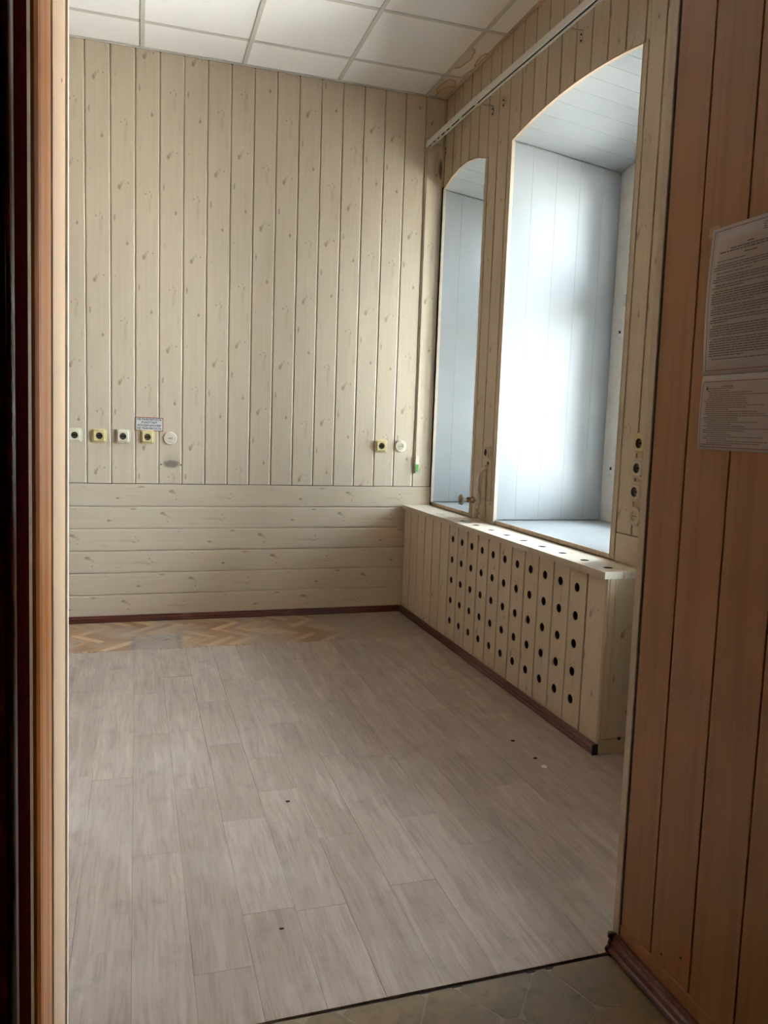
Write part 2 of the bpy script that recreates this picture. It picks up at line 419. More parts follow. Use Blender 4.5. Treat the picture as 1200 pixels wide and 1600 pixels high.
for (f, ks, a, b) in [(A4, K4, W7-TH, W8+TH), (A3, K3, W5-TH, W6+TH), (A1, K1, W2-TH, W1+TH), (A2, K2, W3-TH, W4+TH)]:
    low = [(y, f(y)+.016) for y in ([a]+ks[1:-1]+[b])]
    add_me(prism_yz(low+[(b, ZC+.2), (a, ZC+.2)], XB, XE, M['plaster']))
wr = struct('wall_right', mesh('wall_mass', bmv, bmf, M['plaster']))
GR = .1385
cuts = [(5.165-GR*i, True) for i in range(47)] + [(W1, False), (W2-.036, False), (W3-.036, False), (W4, False), (W5, False), (W6, False), (W7, False), (W8, False), (Y0, False)]
cuts = sorted([c for c in cuts if Y0-.001 <= c[0] <= W4+.006])
cl = [cuts[0]]
for c in cuts[1:]:
    if c[0]-cl[-1][0] < .012:
        if not c[1]: cl[-1] = c
    else: cl.append(c)
for (ya, _), (yb, gb) in zip(cl[:-1], cl[1:]):
    ym = (ya+yb)/2; wd = yb-ya
    if W2-.036 < ym < W1:
        sf = (lambda y0: (lambda a: (A1(y0+a) if y0+a > W2 else A1(W2))+.002))(ya)
        plank(wr, (XW, ya, 0), Z_, -X_, 0, wd, M['mdf_wall'], 'hi' if gb else None, sf, lambda a: ZC-.003)
    elif W3-.036 < ym < W4:
        sf = (lambda y0: (lambda a: (A2(y0+a) if y0+a > W3 else A2(W3))+.002))(ya)
        plank(wr, (XW, ya, 0), Z_, -X_, 0, wd, M['mdf_wall'], 'hi' if gb else None, sf, lambda a: ZC-.003)
    elif W7 < ym < W8:
        sf = (lambda y0: (lambda a: A4(y0+a)+.002))(ya)
        plank(wr, (XW, ya, 0), Z_, -X_, 0, wd, M['mdf_wall'], 'hi' if gb else None, sf, lambda a: ZC-.003)
    elif W5 < ym < W6:
        sf = (lambda y0: (lambda a: A3(y0+a)+.002))(ya)
        plank(wr, (XW, ya, 0), Z_, -X_, 0, wd, M['mdf_wall'], 'hi' if gb else None, sf, lambda a: ZC-.003)
    else:
        plank(wr, (XW, ya, ZW+.002), Z_, -X_, ZC-ZW-.005, wd, M['mdf_wall'], 'hi' if gb else None)
# low horizontal boards: on the pier and right of the near window
plank(wr, (XW, W3-.036, ZT-.01), -Y_, -X_, W3-.036-W1, ZW-ZT+.008, M['mdf_wall'], None)
plank(wr, (XW, W2-.036, ZT-.01), -Y_, -X_, W2-.036-W6, ZW-ZT+.008, M['mdf_wall'], None)
for k in range(1, 6):
    z0 = ZW-.1408*(k+1)
    if z0+.1408 < ZT+.06: plank(wr, (XW, YE-.002, z0), -Y_, -X_, YE-Y0-.003, .1395, M['mdf_wall'], 'hi')
# flat casing angles on the near side of both openings, set off by a dark gap
for (y, f) in [(W2, A1), (W3, A2)]:
    put('casing_strip', box(XW-.002, XW+.02, y-.030, y-.001, ZT+.002, f(y)+.0, M['mdf_wall'], .0012), wr)

# ------------------------------------------------------------ windows with lined reveals
def slab_quad(name, parent, c, nrm, th, mat, inset=.0024):
    """board from four corners (visible face) thickened against nrm, edges eased"""
    c = [V(p) for p in c]; ctr = sum(c, V())/4; nrm = V(nrm)
    cc = [p + (ctr-p).normalized()*inset for p in c]
    f2 = [p + (ctr-p).normalized()*.0045 for p in cc]
    v = [p - nrm*th for p in cc] + [p - nrm*.0018 for p in cc] + f2
    f = [(0, 1, 5, 4), (1, 2, 6, 5), (2, 3, 7, 6), (3, 0, 4, 7), (4, 5, 9, 8), (5, 6, 10, 9), (6, 7, 11, 10), (7, 4, 8, 11), (8, 9, 10, 11), (3, 2, 1, 0)]
    return put(name, mesh('board', v, f, mat), parent)
def window(name, y0, y1, f, ks, far):
    win = struct(name)
    dz = lambda x: -VDROP*(x-XW)/(XO-XW)
    xsp = [XW+.016, 2.111, 2.262, 2.413, 2.563, XO]
    for (y, n) in ((y1, -1), (y0, 1)):
        for a, b in zip(xsp[:-1], xsp[1:]):
            c = [(a, y, SILL), (b, y, SILL), (b, y, f(y)+dz(b)), (a, y, f(y)+dz(a))]
            slab_quad('reveal_board', win, c, (0, n, 0), .010, M['pvc'])
        # corner angle on the room edge
        put('corner_trim', box(XW-.003, XW+.017, min(y, y+n*.004), max(y, y+n*.004), ZT+.002 if not far else SILL, f(y)-.001, M['trim_cream'], .001), win)
    nb = len(ks)-1; m = max(1, nb//8)
    for i in range(0, nb, m):
        a, b = ks[i], ks[min(i+m, nb)]
        c = [(XW+.012, a, f(a)), (XW+.012, b, f(b)), (XO, b, f(b)+dz(XO)), (XO, a, f(a)+dz(XO))]
        slab_quad('vault_board', win, c, (0, 0, -1), .010, M['pvc'], .0020)
    # thin trim following the arch edge
    pr = [(y, f(y)) for y in ks]
    v = []; fc = []
    for (y, z) in pr: v += [(XW-.0015, y, z+.006), (XW-.0015, y, z-.002), (XW+.016, y, z-.002), (XW+.016, y, z+.006)]
    for i in range(len(pr)-1):
        for j in range(4): fc.append((4*i+j, 4*i+(j+1) % 4, 4*i+4+(j+1) % 4, 4*i+4+j))
    fc += [(0, 1, 2, 3), tuple(len(v)-4+j for j in (3, 2, 1, 0))]
    put('arch_trim', mesh('arch_trim', v, fc, M['arch_trim']), win)
    # sill board with worn front edge
    put('sill_board', box(XW+.012, XO, y0+.001, y1-.001, SILL-.020, SILL, M['pvc'], .003), win)
    put('sill_edge', box(XW+.006, XW+.0125, y0+.001, y1-.03, ZT+.001, SILL+.001, M['mdf_edge'], .001), win)
    # wooden frame: arched ring
    yi0, yi1 = y0+.10, y1-.10; zb = SILL+.075
    outer = [(y0-.012, SILL-.03), (y1+.012, SILL-.03)] + [(y1+.012 if y == ks[-1] else y0-.012 if y == ks[0] else y, f(y)+.014) for y in reversed(ks)]
    inner = [(yi0, zb), (yi1, zb)] + [(yi0+(yi1-yi0)*(y-y0)/(y1-y0), f(y)+dz(XO)-.085) for y in reversed(ks)]
    n = len(outer)
    v = [(XO+.001, a, b) for a, b in outer]+[(XO+.001, a, b) for a, b in inner]+[(XO+.10, a, b) for a, b in outer]+[(XO+.10, a, b) for a, b in inner]
    fc = []
    for i in range(n):
        j = (i+1) % n
        fc += [(i, j, n+j, n+i), (2*n+j, 2*n+i, 3*n+i, 3*n+j), (n+i, n+j, 3*n+j, 3*n+i), (j, i, 2*n+i, 2*n+j)]
    put('window_frame', mesh('window_frame', v, fc, M['frame_white']), win)
    ym = (y0+y1)/2; zt = 2.06; ztop = f(ym)+dz(XO)-.085
    put('transom', box(XO+.015, XO+.085, yi0, yi1, zt-.032, zt+.032, M['frame_white'], .004), win)
    put('mullion', box(XO+.018, XO+.082, ym-.024, ym+.024, zb, zt-.03, M['frame_white'], .004), win)
    put('mullion', box(XO+.018, XO+.082, ym-.024, ym+.024, zt+.03, ztop+.004, M['frame_white'], .004), win)
    for (a, b, c, d) in [(yi0, ym-.024, zb, zt-.032), (ym+.024, yi1, zb, zt-.032), (yi0, ym-.024, zt+.032, min(f(yi0+.02), f(ym))+dz(XO)-.088), (ym+.024, yi1, zt+.032, min(f(yi1-.02), f(ym))+dz(XO)-.088)]:
        o = [(a+.001, c+.001), (b-.001, c+.001), (b-.001, d), (a+.001, d)]; q = .044
        i_ = [(a+q, c+q), (b-q, c+q), (b-q, d-q), (a+q, d-q)]
        v = [(xx, y, z) for xx in (XO-.006, XO+.04) for L in (o, i_) for (y, z) in L]
        fc = []
        for k in range(4):
            j = (k+1) % 4; fc += [(k, j, 4+j, 4+k), (8+j, 8+k, 12+k, 12+j), (4+k, 4+j, 12+j, 12+k), (j, k, 8+k, 8+j)]
        sash = put('sash', mesh('sash', v, fc, M['frame_white']), win)
        put('pane', box(XO+.015, XO+.019, a+q-.008, b-q+.008, c+q-.008, d-q+.008, M['glass']), sash)
        if c < 1.2 and b > ym+.1:
            for zh in (1.875, 1.085):
                put('hinge', tube([(XO-.007, b+.004, zh-.035), (XO-.007, b+.004, zh)], .006, M['frame_white'], 10), sash)
                put('hinge_pin', tube([(XO-.007, b+.004, zh), (XO-.007, b+.004, zh+.016)], .0065, M['rusty'], 10), sash)
    return win
window('window_1', W2, W1, A1, K1, False)
window('added_window_4', W7, W8, A4, K4, True)  # unseen window, added to bring more daylight into the room
window('added_window_3', W5, W6, A3, K3, True)  # also added out of view, as extra daylight fill
window('window_2', W3, W4, A2, K2, True)

# ------------------------------------------------------------ other room walls
wl = struct('wall_left', box(XL-.18, XL-TH, Y0-.15, D+.2, -.05, ZC+.2, M['backing']))
n = int((D-Y0)/PB)
for i in range(n+1):
    y = D-.001-PB*i; y0 = max(y-PB, Y0+.002)
    if y-y0 > .02: plank(wl, (XL, y, .04), Z_, X_, ZC-.045, y-y0, M['hall_dark'], 'lo')
wf = struct('wall_front', box(XL-.1, XW+.1, Y0-.18, Y0-.002, -.05, ZC+.2, M['hall_dark']))

# ------------------------------------------------------------ suspended ceiling
ce = struct('ceiling', box(XL-.1, XW+.1, Y0-.1, D+.1, ZC+.03, ZC+.16, M['backing']))
gx = [.034+.6*i for i in range(-8, 4)]; gy = [D-.3335-.6*i for i in range(0, 11)]
ex = [XL]+[g for g in gx if g > XL+.02]+[XW]; ey = sorted([D]+[g for g in gy if g > Y0+.05]+[Y0])
for i in range(len(ex)-1):
    for j in range(len(ey)-1):
        a, b, c, d = ex[i]+.004, ex[i+1]-.004, ey[j]+.004, ey[j+1]-.004
        stained = ex[i] > 1.7 and ey[j] > 4.1
        put('ceiling_tile', box(a, b, c, d, ZC+.002, ZC+.016, M['tile_stained'] if stained else M['tile'], .001), ce)
for g in ex[1:-1]: put('grid_bar', box(g-.012, g+.012, Y0, D, ZC-.002, ZC+.02, M['grid'], .0008), ce)
for g in ey[1:-1]:
    for i in range(len(ex)-1): put('grid_bar', box(ex[i]+.012, ex[i+1]-.012 if i < len(ex)-2 else XW, g-.012, g+.012, ZC-.0015, ZC+.02, M['grid'], .0008), ce)
put('edge_angle', box(XL, XW, D-.020, D-.0, ZC-.004, ZC+.001, M['grid']), ce)
put('edge_angle', box(XW-.020, XW, Y0, D-.02, ZC-.004, ZC+.001, M['mdf_edge']), ce)

# ------------------------------------------------------------ floor
fl = struct('floor', box(XL-.1, XW+.02, Y0-.1, D+.05, -.06, -.006, M['gap']))
def ythr(x): return 1.5765+.0125*x
def ybeg(x): return ythr(x) if -.19 < x < XR+.07 else Y0
YP = 4.51
joints = {-1: [1.905, 2.874, 3.84], 0: [2.325, 3.267, 3.763], 1: [1.765, 2.734, 3.275, 4.0], 2: [1.968, 2.472, 3.097, 3.6], 3: [1.95, 2.657, 2.937, 3.9], 4: [2.303, 3.269, 3.87], 5: [2.0, 2.9, 3.5], 6: [2.36, 2.861, 3.7]}
k0 = int((XL+.01)/.14)-1
for k in range(k0, 14):
    xa, xb = max(-.01+.14*k, XL), min(-.01+.14*(k+1), XC-.004 if True else 0)
    if xb-xa < .015: continue
    if k in joints: js = joints[k][:]
    else:
        js = []; y = ybeg((xa+xb)/2)+random.uniform(.2, .7)
        while y < YP-.15: js.append(y); y += random.choice([.5, .62, .78, .94])
    xb2 = xb
    ed = [None]+js+[None]
    for a, b in zip(ed[:-1], ed[1:]):
        g = .00035
        ya = ((ythr(xa), ythr(xb)) if -.19 < (xa+xb)/2 < XR+.07 else (Y0, Y0)) if a is None else (a+g, a+g)
        yb = (YP+random.uniform(-.003, .003),)*2 if b is None else (b-g, b-g)
        ox, oy = (xa+xb)/2, (ya[0]+yb[0])/2
        P = [(xa+g, ya[0]), (xb-g, ya[1]), (xb-g, yb[1]), (xa+g, yb[0])]
        z1 = random.uniform(-.0003, .0003)
        v = [(p[0]-ox, p[1]-oy, -.006) for p in P]+[(p[0]-ox, p[1]-oy, z1) for p in P]
        f = [(3, 2, 1, 0), (4, 5, 6, 7), (0, 1, 5, 4), (1, 2, 6, 5), (2, 3, 7, 6), (3, 0, 4, 7)]
        put('floor_plank', mesh('floor_plank', v, f, M['laminate']), fl, T(ox, oy, 0))
# strip between the cover end and the partition (right of the cover line)
for k in range(2):
    xa = XC-.004+k*.094; xb = xa+.0935
    me = box(-.0465, .0465, -(YE+.05-Y0)/2, (YE+.05-Y0)/2, -.006, 0, M['laminate'])
    put('floor_plank', me, fl, T((xa+xb)/2, (YE+.05+Y0)/2, 0))
# herringbone parquet at the back
BL, BW = .25, .05
blk = box(0, BL, 0, BW, -.005, 0, M['parquet'], .0006, 'parquet_block')
R45 = Matrix.Rotation(-math.pi/4, 4, 'Z')
cnt = 0
for b_ in range(-12, 13):
    for a_ in range(-60, 60):
        for kind in (0, 1):
            ox, oy = a_*BW - b_*BL, a_*BW + b_*BL
            if kind == 0: m = T(ox, oy, 0)
            else: m = T(ox+BW, oy+BW, 0) @ Matrix.Rotation(math.pi/2, 4, 'Z')
            mw = T(.12, 4.86, 0) @ R45 @ m
            c = mw @ V((BL/2, BW/2, 0))
            if not (-1.05 < c.x < XC+.12 and YP-.14 < c.y < D+.12): continue
            vs = [mw @ V(p) for p in ((0, 0, 0), (BL, 0, 0), (BL, BW, 0), (0, BW, 0))]
            if max(p.y for p in vs) < YP+.008 or min(p.y for p in vs) > D or min(p.x for p in vs) > XC: continue
            # trim blocks at the laminate edge and the wall
            inv = mw.inverted(); inside = all(YP+.004 <= p.y <= D+.01 and p.x < XC+.01 for p in vs)
            if inside: put('parquet_block', blk, fl, mw @ Matrix.Scale(.988, 4))
            else:
                bm = bmesh.new(); bm.from_mesh(blk); bm.transform(mw)
                for (pc, pn) in (((0, YP+.004, 0), (0, -1, 0)), ((0, D+.012, 0), (0, 1, 0)), ((XC+.01, 0, 0), (1, 0, 0))):
                    bmesh.ops.bisect_plane(bm, geom=bm.verts[:]+bm.edges[:]+bm.faces[:], plane_co=pc, plane_no=pn, clear_outer=True)
                if len(bm.faces) < 3: bm.free(); continue
                bm.transform(inv); me = bpy.data.meshes.new('parquet_block'); bm.to_mesh(me); bm.free()
                me.materials.append(M['parquet']) if not me.materials else None
                put('parquet_block', me, fl, mw)
            cnt += 1
put('parquet_field', box(XL, -1.1, YP+.004, D, -.005, -.001, M['parquet']), fl)

# ------------------------------------------------------------ skirtings
SK = [(0, 0), (.020, 0), (.0225, .006), (.0205, .012), (.016, .0145), (.0165, .020), (.0145, .027), (.010, .031), (.009, .034), (.010, .038), (.007, .042), (0, .042)]
bbk = extr([(-a, b) for a, b in SK], XL, XC-.02, M['skirt'], 'x')
struct('baseboard_back', bbk).matrix_basis = T(0, D, 0)
bl = extr([(XC-a, b) for a, b in SK], YE-.012, D-.001, M['skirt'], 'y')
bbr = struct('baseboard_right', bl)
put('end_cap', box(XC-.0235, XC+.002, YE-.018, YE-.011, 0, .044, M['rusty'], .001), bbr)

# ------------------------------------------------------------ radiator cover
rc = thing('radiator_cover', 'cream panelled radiator box with round vent holes under the windows', 'radiator cover', T(XC, (YE+D)/2, 0))
def holed_board(length, w, holes, r, th, groove, mat, nseg=20):
    """board with round through holes at [(x,y)]: local x along, y across, face at z=0"""
    hc = r*1.35; a1 = w-.0120 if groove else w
    v, f, walls = [], [], set()
    def quad(p): i = len(v); v.extend(p); f.append(tuple(range(i, i+len(p))))
    yc = holes[0][1]
    quad([(0, 0, 0), (length, 0, 0), (length, yc-hc, 0), (0, yc-hc, 0)])
    quad([(0, yc+hc, 0), (length, yc+hc, 0), (length, a1, 0), (0, a1, 0)])
    xs_ = [0]
    for (hx, hy) in sorted(holes): xs_ += [hx-hc, hx+hc]
    xs_.append(length)
    for i in range(0, len(xs_), 2):
        if xs_[i+1]-xs_[i] > 1e-5: quad([(xs_[i], yc-hc, 0), (xs_[i+1], yc-hc, 0), (xs_[i+1], yc+hc, 0), (xs_[i], yc+hc, 0)])
    for (hx, hy) in holes:
        i0 = len(v)
        for j in range(nseg):
            t = 2*math.pi*j/nseg + math.pi/4; cx, sy_ = math.cos(t), math.sin(t); k = hc/max(abs(cx), abs(sy_))
            v.append((hx+cx*k, hy+sy_*k, 0))
        for (rr, z) in ((r, 0), (r, -th)):
            for j in range(nseg):
                t = 2*math.pi*j/nseg + math.pi/4; v.append((hx+math.cos(t)*rr, hy+math.sin(t)*rr, z))
        for j in range(nseg):
            q = (j+1) % nseg
            f.append((i0+j, i0+q, i0+nseg+q, i0+nseg+j)); walls.add(len(f)); f.append((i0+nseg+j, i0+nseg+q, i0+2*nseg+q, i0+2*nseg+j))
    pr = [(0, -th), (0, 0)]; quad([(0, 0, -th), (length, 0, -th), (length, 0, 0), (0, 0, 0)])
    steps = [(a1, 0), (w-.0048, -.0038), (w-.0048, -min(.0105, th*.95)), (w, -min(.0105, th*.95)), (w, -th)] if groove else [(w, 0), (w, -th)]
    for (p, q) in zip(steps[:-1], steps[1:]): quad([(0, p[0], p[1]), (length, p[0], p[1]), (length, q[0], q[1]), (0, q[0], q[1])])
    quad([(0, 0, -th), (0, 0, 0), (0, a1, 0), (0, w, -th)]); quad([(length, 0, -th), (length, 0, 0), (length, a1, 0), (length, w, -th)])
    me = bpy.data.meshes.new('holed_board'); me.from_pydata(v, [], f); me.materials.append(mat); me.materials.append(M['cut_edge'])
    for p_ in me.polygons: p_.material_index = 1 if p_.index in walls else 0
    me.update(); return me
PC = (D-.004-YE)/18; HB = .725
hz = [.156, .279, .401, .523, .646]
hb = holed_board(HB, PC, [(z, PC*.52) for z in hz], .0195, .0065, True, M['mdf'])
for i in range(18):
    mw = frame((XC, YE+PC*i, 0), Z_, -X_)
    if 1 <= i <= 11: put('plank', hb, rc, mw)
    else: put('plank', plank_mesh(HB, PC, 'hi', M['mdf']), rc, frame((XC+TH, YE+PC*i, 0), Z_, -X_))
# top: front board with vent holes, back strip
BX0, BX1 = XC-.016, 1.944; LB = D-.004-(YE-.014)
th_ = [4.279, 4.085, 3.887, 3.695, 3.505, 3.316, 3.128, 2.941, 2.763]
tb = holed_board(LB, BX1-BX0, [(y-(YE-.014), BX1-1.846) for y in th_], .0195, .028, False, M['mdf_top'])
put('top_board', tb, rc, frame((BX1, YE-.014, ZT), Y_, Z_))
put('back_strip', box(1.9475, XW-.005, YE-.014, D-.004, ZT-.028, ZT-.0005, M['mdf_edge'], .001), rc)
put('vent_shade_box', box(XC+.045, XC+.125, YE+.12, D-.12, .06, ZT-.10, M['dark'], .01), rc)  # dark box added behind the vent holes so they read black
# near end panel
put('corner_strip', extr([(XC+.0005, YE), (XC+.0005, YE-.010), (XC+.003, YE-.012), (XC+.010, YE-.012), (XC+.0115, YE-.009), (XC+.013, YE-.012), (XC+.036, YE-.012), (XC+.038, YE-.010), (XC+.040, YE-.012), (XC+.045, YE-.010), (XC+.045, YE)], .0, ZT-.028, M['mdf_edge'], 'z'), rc)
plank(rc, (XW-.005, YE-.009, 0), Z_, -Y_, ZT-.028, XW-.005-XC-.0455, M['mdf_wall'], None)
put('foot_strip', box(XC+.004, XW-.005, YE-.019, YE-.009, .002, .062, M['mdf_edge'], .0015), rc)
put('screw', loft([circ(.007, 0, 12), circ(.006, .004, 12)], M['rusty']), rc, frame((1.885, YE-.0185, .062), Z_, -Y_))

# ------------------------------------------------------------ curtain rail on brackets
RX, RZ = 1.860, 3.150
cr = thing('curtain_rail', 'long white plastic curtain rail with dark track slot above both windows', 'curtain rail', T(RX, 4.3, RZ))
def rail(y0, y1, dz0, dz1, prof, mat):
    """straight extrusion along y in (x, z), drooping slightly from dz1 (far) to dz0 (near)"""
    me = extr(prof, 0, 1, mat, 'y')
    for q in me.vertices: q.co.z += dz0 if q.co.y < .5 else dz1; q.co.y = y0 + q.co.y*(y1-y0)
    return me
RP = [(-.019, 0), (-.009, 0), (-.009, .018), (.005, .018), (.005, 0), (.016, 0), (.018, .032), (-.019, .032)]
LP = [(-.0088, .005), (.0048, .005), (.0048, .008), (-.0088, .008)]
sag = lambda y: -.006*(5.168-y)/.78 if y > 4.388 else -.006-.0231*(4.388-y)
for (a, b) in ((4.392, 5.168), (1.70, 4.384)):
    rl = put('rail', rail(a, b, sag(a), sag(b), RP, M['rail']), cr, T(RX, 0, RZ))
    put('slot_shade', rail(a+.015, b-.012, sag(a), sag(b), LP, M['dark']), rl, T(RX, 0, RZ))  # dark strip stands in for the shade inside the track slot
put('joint_cap', box(-.021, .020, 4.374, 4.402, -.009, .028, M['rail'], .002), cr, T(RX, 0, RZ))
put('end_cap', box(-.021, .020, 5.160, 5.170, -.003, .034, M['rail'], .002), cr, T(RX, 0, RZ))
for y in (4.62, 4.78, 4.86, 4.95, 5.02, 5.10): put('glider', box(-.006, .002, y-.012, y+.012, -.006+sag(y), .008, M['rail'], .001), cr, T(RX, 0, RZ))
for y in (5.140, 4.410, 4.268, 3.450, 2.45):
    za = RZ+sag(y)+.016 if y > 3.6 else RZ+sag(y)+.030
    b = put('bracket', box(RX+.015, XW-.001, y-.007, y+.007, za-.003, za, M['steel'], .0008), cr)
    put('wall_leg', box(XW-.004, XW-.0005, y-.008, y+.008, za-.055, za, M['steel'], .0008), b)
    for q in (.018, .046): put('screw', loft([circ(.005, 0, 12), circ(.004, .004, 12)], M['rusty']), b, frame((XW-.004, y, za-q), Z_, -X_))

# ------------------------------------------------------------ sockets
def square_socket(pos, N, plate, label, group, s=1.0, deep=0.0):
    mw = frame(pos, Z_, N) @ Matrix.Rotation(math.pi/2, 4, 'Z') if False else frame(pos, Z_, N)
    t = thing('wall_socket', label, 'socket', mw, group)
    if deep: put('back_box', loft([rrect(.040*s, .004, 0), rrect(.040*s, .004, deep)], plate), t, mw)
    z = deep
    k = [(.0425, .014, 0), (.0425, .014, .006), (.0410, .013, .0085), (.0335, .009, .0095), (.0315, .008, .0165), (.030, .007, .018)]
    put('base_plate', loft([rrect(h*s, r*s, z+d) for h, r, d in k] + [circ(.0205*s, z+.018)], plate, cap0=True, cap1=False), t, mw)
    ins = put('insert', loft([circ(.0205*s, z+.018), circ(.0197*s, z+.006), circ(.0190*s, z+.0065)], M['socket_in']), t, mw)
    for q in (-1, 1): put('pin_hole', loft([circ(.0045*s, z+.0066, 12, 0, q*.0105*s), circ(.0044*s, z+.0069, 12, 0, q*.0105*s)], M['dark']), ins, mw)
    for q in (-1, 1): put('earth_clip', box(q*.0165*s-.002, q*.0165*s+.002, -.0025, .0025, z+.0066, z+.012, M['dark']), ins, mw)
    put('slot', box(-.003*s, .003*s, -.0145*s, .0145*s, z+.0064, z+.0068, M['dark']), ins, mw)
    return t
def round_socket(pos, N, label, group, plate=None):
    plate = plate or M['plate_white']; mw = frame(pos, Z_, N)
    t = thing('wall_socket', label, 'socket', mw, group)
    put('base_plate', loft([circ(.041, 0), circ(.041, .006), circ(.039, .010), circ(.0355, .0115), (circ(.034, .0100)), circ(.021, .012), circ(.0195, .0125), circ(.0185, .0075)], plate, cap0=True, cap1=False), t, mw)
    ins = put('insert', loft([circ(.0187, .0075), circ(.0180, .0078)], plate), t, mw)
    put('slot', box(-.0022, .0022, -.012, .012, .0079, .0084, M['socket_in']), ins, mw)
    put('rim_shadow_ridge', loft([circ(.0145, .0079, 24), circ(.0145, .0095, 24), circ(.0125, .0095, 24), circ(.0125, .0079, 24)], plate, cap1=False), ins, mw)
    return t
G1 = 'sockets on the back wall'
for (x, z, pl, lb) in [(-.358, 1.175, 'plate_ivory', 'ivory square socket at the far left end of the socket row on the back wall'),
                       (-.216, 1.175, 'plate_yellow', 'yellowed square socket between two ivory sockets on the back wall'),
                       (-.078, 1.175, 'plate_ivory', 'ivory square socket left of the air conditioner notice'),
                       (.068, 1.175, 'plate_yellow', 'yellowed square socket directly under the white and red notice'),
                       (1.600, 1.158, 'plate_yellow', 'yellowed square socket near the window corner beside a round outlet')]:
    square_socket((x, D, z), -Y_, M[pl], lb, G1)
round_socket((.205, D, 1.171), -Y_, 'cream round outlet right of the white and red notice, above the grey smudge', G1)
round_socket((1.742, D, 1.160), -Y_, 'cream round outlet near the window corner, left of the green labelled switch', G1, M['plate_ivory'])
square_socket((XW, 4.250, 1.163), -X_, M['plate_dull'], 'dull beige square socket on the pier between the two windows', None, .95)
G2 = 'sockets right of the near window'
for (y, z, pl, lb) in [(2.742, 1.265, 'plate_dull_yellow', 'topmost yellowed socket in the column right of the near window'),
                       (2.746, 1.164, 'plate_dull', 'middle square socket in the column right of the near window'),
                       (2.750, 1.067, 'plate_dull', 'lowest square socket of the column, just above the round outlet')]:
    square_socket((XW, y, z), -X_, M[pl], lb, G2, .98, .022)
round_socket((XW, 2.782, .964), -X_, 'round outlet at the bottom of the column right of the near window', G2, M['plate_dull'])
# screw holes beside the smudge
for xx in (.150, .272): put('screw_hole', loft([circ(.0045, 0, 10), circ(.0042, .0006, 10)], M['dark']), wb, frame((xx, D, 1.004), Z_, -Y_))
# cable channel and green labelled switch
put('cable_channel', box(1.852, 1.868, D-.008, D-.0005, 1.09, ZC-.005, M['mdf'], .001), wb)
sw = thing('switch', 'slim cream switch with green label at the end of a cable channel', 'switch', T(1.863, D, 1.036))
put('body', box(1.850, 1.877, D-.016, D-.0003, .975, 1.097, M['plate_white'], .003), sw)
put('label_patch', box(1.8525, 1.8745, D-.0172, D-.0158, .985, 1.038, M['green'], .0005), sw)

# ------------------------------------------------------------ notice on the back wall
ns = thing('notice', 'small white notice with red border and Cyrillic text above the sockets', 'sign', T(.079, D, 1.256))
NX, NZ, NWd, NH = .079, 1.2555, .167, .084
NR = T(NX, 0, NZ) @ Matrix.Rotation(math.radians(.6), 4, 'Y') @ T(-NX, 0, -NZ)
put('sheet', box(NX-NWd/2, NX+NWd/2, D-.0026, D-.0004, NZ-NH/2, NZ+NH/2, M['sign_white']), ns, NR)
t_ = .0042
for (a, b, c, d) in [(-NWd/2, NWd/2, NH/2-t_, NH/2), (-NWd/2, NWd/2, -NH/2, -NH/2+t_), (-NWd/2, -NWd/2+t_, -NH/2+t_, NH/2-t_), (NWd/2-t_, NWd/2, -NH/2+t_, NH/2-t_)]:
    put('border', box(NX+a, NX+b, D-.0030, D-.0025, NZ+c, NZ+d, M['sign_red']), ns, NR)
def text_mesh(body, size, mat, width=None):
    cu = bpy.data.curves.new('lettering', 'FONT'); cu.body = body; cu.size = size; cu.align_x = 'CENTER'; cu.align_y = 'CENTER'; cu.extrude = .0003; cu.offset = .0004
    o = bpy.data.objects.new('lettering', cu); COL.objects.link(o); bpy.context.view_layer.update()
    me = bpy.data.meshes.new_from_object(o.evaluated_get(bpy.context.evaluated_depsgraph_get()))
    bpy.data.objects.remove(o); me.materials.clear(); me.materials.append(mat)
    if width and len(me.vertices):
        w0 = max(v.co.x for v in me.vertices)-min(v.co.x for v in me.vertices)
        for v in me.vertices: v.co.x *= width/w0
    return me
for i, (tx, wd) in enumerate([('НЕ ВЫКЛЮЧАТЬ', .146), ('РАБОТАЕТ', .094), ('КОНДИЦИОНЕР', .140), ('НЕ ВЫКЛЮЧАТЬ', .146)]):
    zz = NZ+.0278-.0183*i
    put('lettering', text_mesh(tx, .0165, M['sign_text'], wd), ns, NR @ frame((NX, D-.0030, zz), X_, -Y_))

# ------------------------------------------------------------ heating pipe with valve on the pier
pv = thing('valve_pipe', 'painted heating pipe with a small valve handwheel on the window pier', 'pipe', T(1.940, 4.29, ZT))
PX, PY = 1.935, 4.296
put('pipe', tube([(PX, PY, ZT+.001), (PX, PY, .86), (PX, PY, 1.00), (PX+.002, PY-.006, 1.03), (PX+.012, PY-.026, 1.058), (PX+.030, PY-.045, 1.078), (XW+.004, PY-.055, 1.085)], .0125, M['pipe']), pv)
put('side_pipe', tube([(XW-.012, PY-.045, ZT+.001), (XW-.012, PY-.045, 1.06)], .008, M['pipe'], 10), pv)
put('floor_collar', loft([circ(.024, 0, 20), circ(.022, .012, 20), circ(.014, .016, 20)], M['pipe'], smooth=False), pv, T(PX, PY, ZT))
put('wall_hole', loft([circ(.013, 0, 16), circ(.012, .001, 16)], M['dark']), pv, frame((XW-.0002, PY-.050, 1.098), Z_, -X_))
ZVv = .878
vb = put('valve_body', tube([(PX, PY, ZVv-.055), (PX, PY, ZVv-.048), (PX, PY, ZVv-.035), (PX, PY, ZVv-.012), (PX, PY, ZVv+.012), (PX, PY, ZVv+.035), (PX, PY, ZVv+.048), (PX, PY, ZVv+.055)], [.014, .019, .019, .025, .025, .019, .019, .014], M['pipe'], 8), pv)
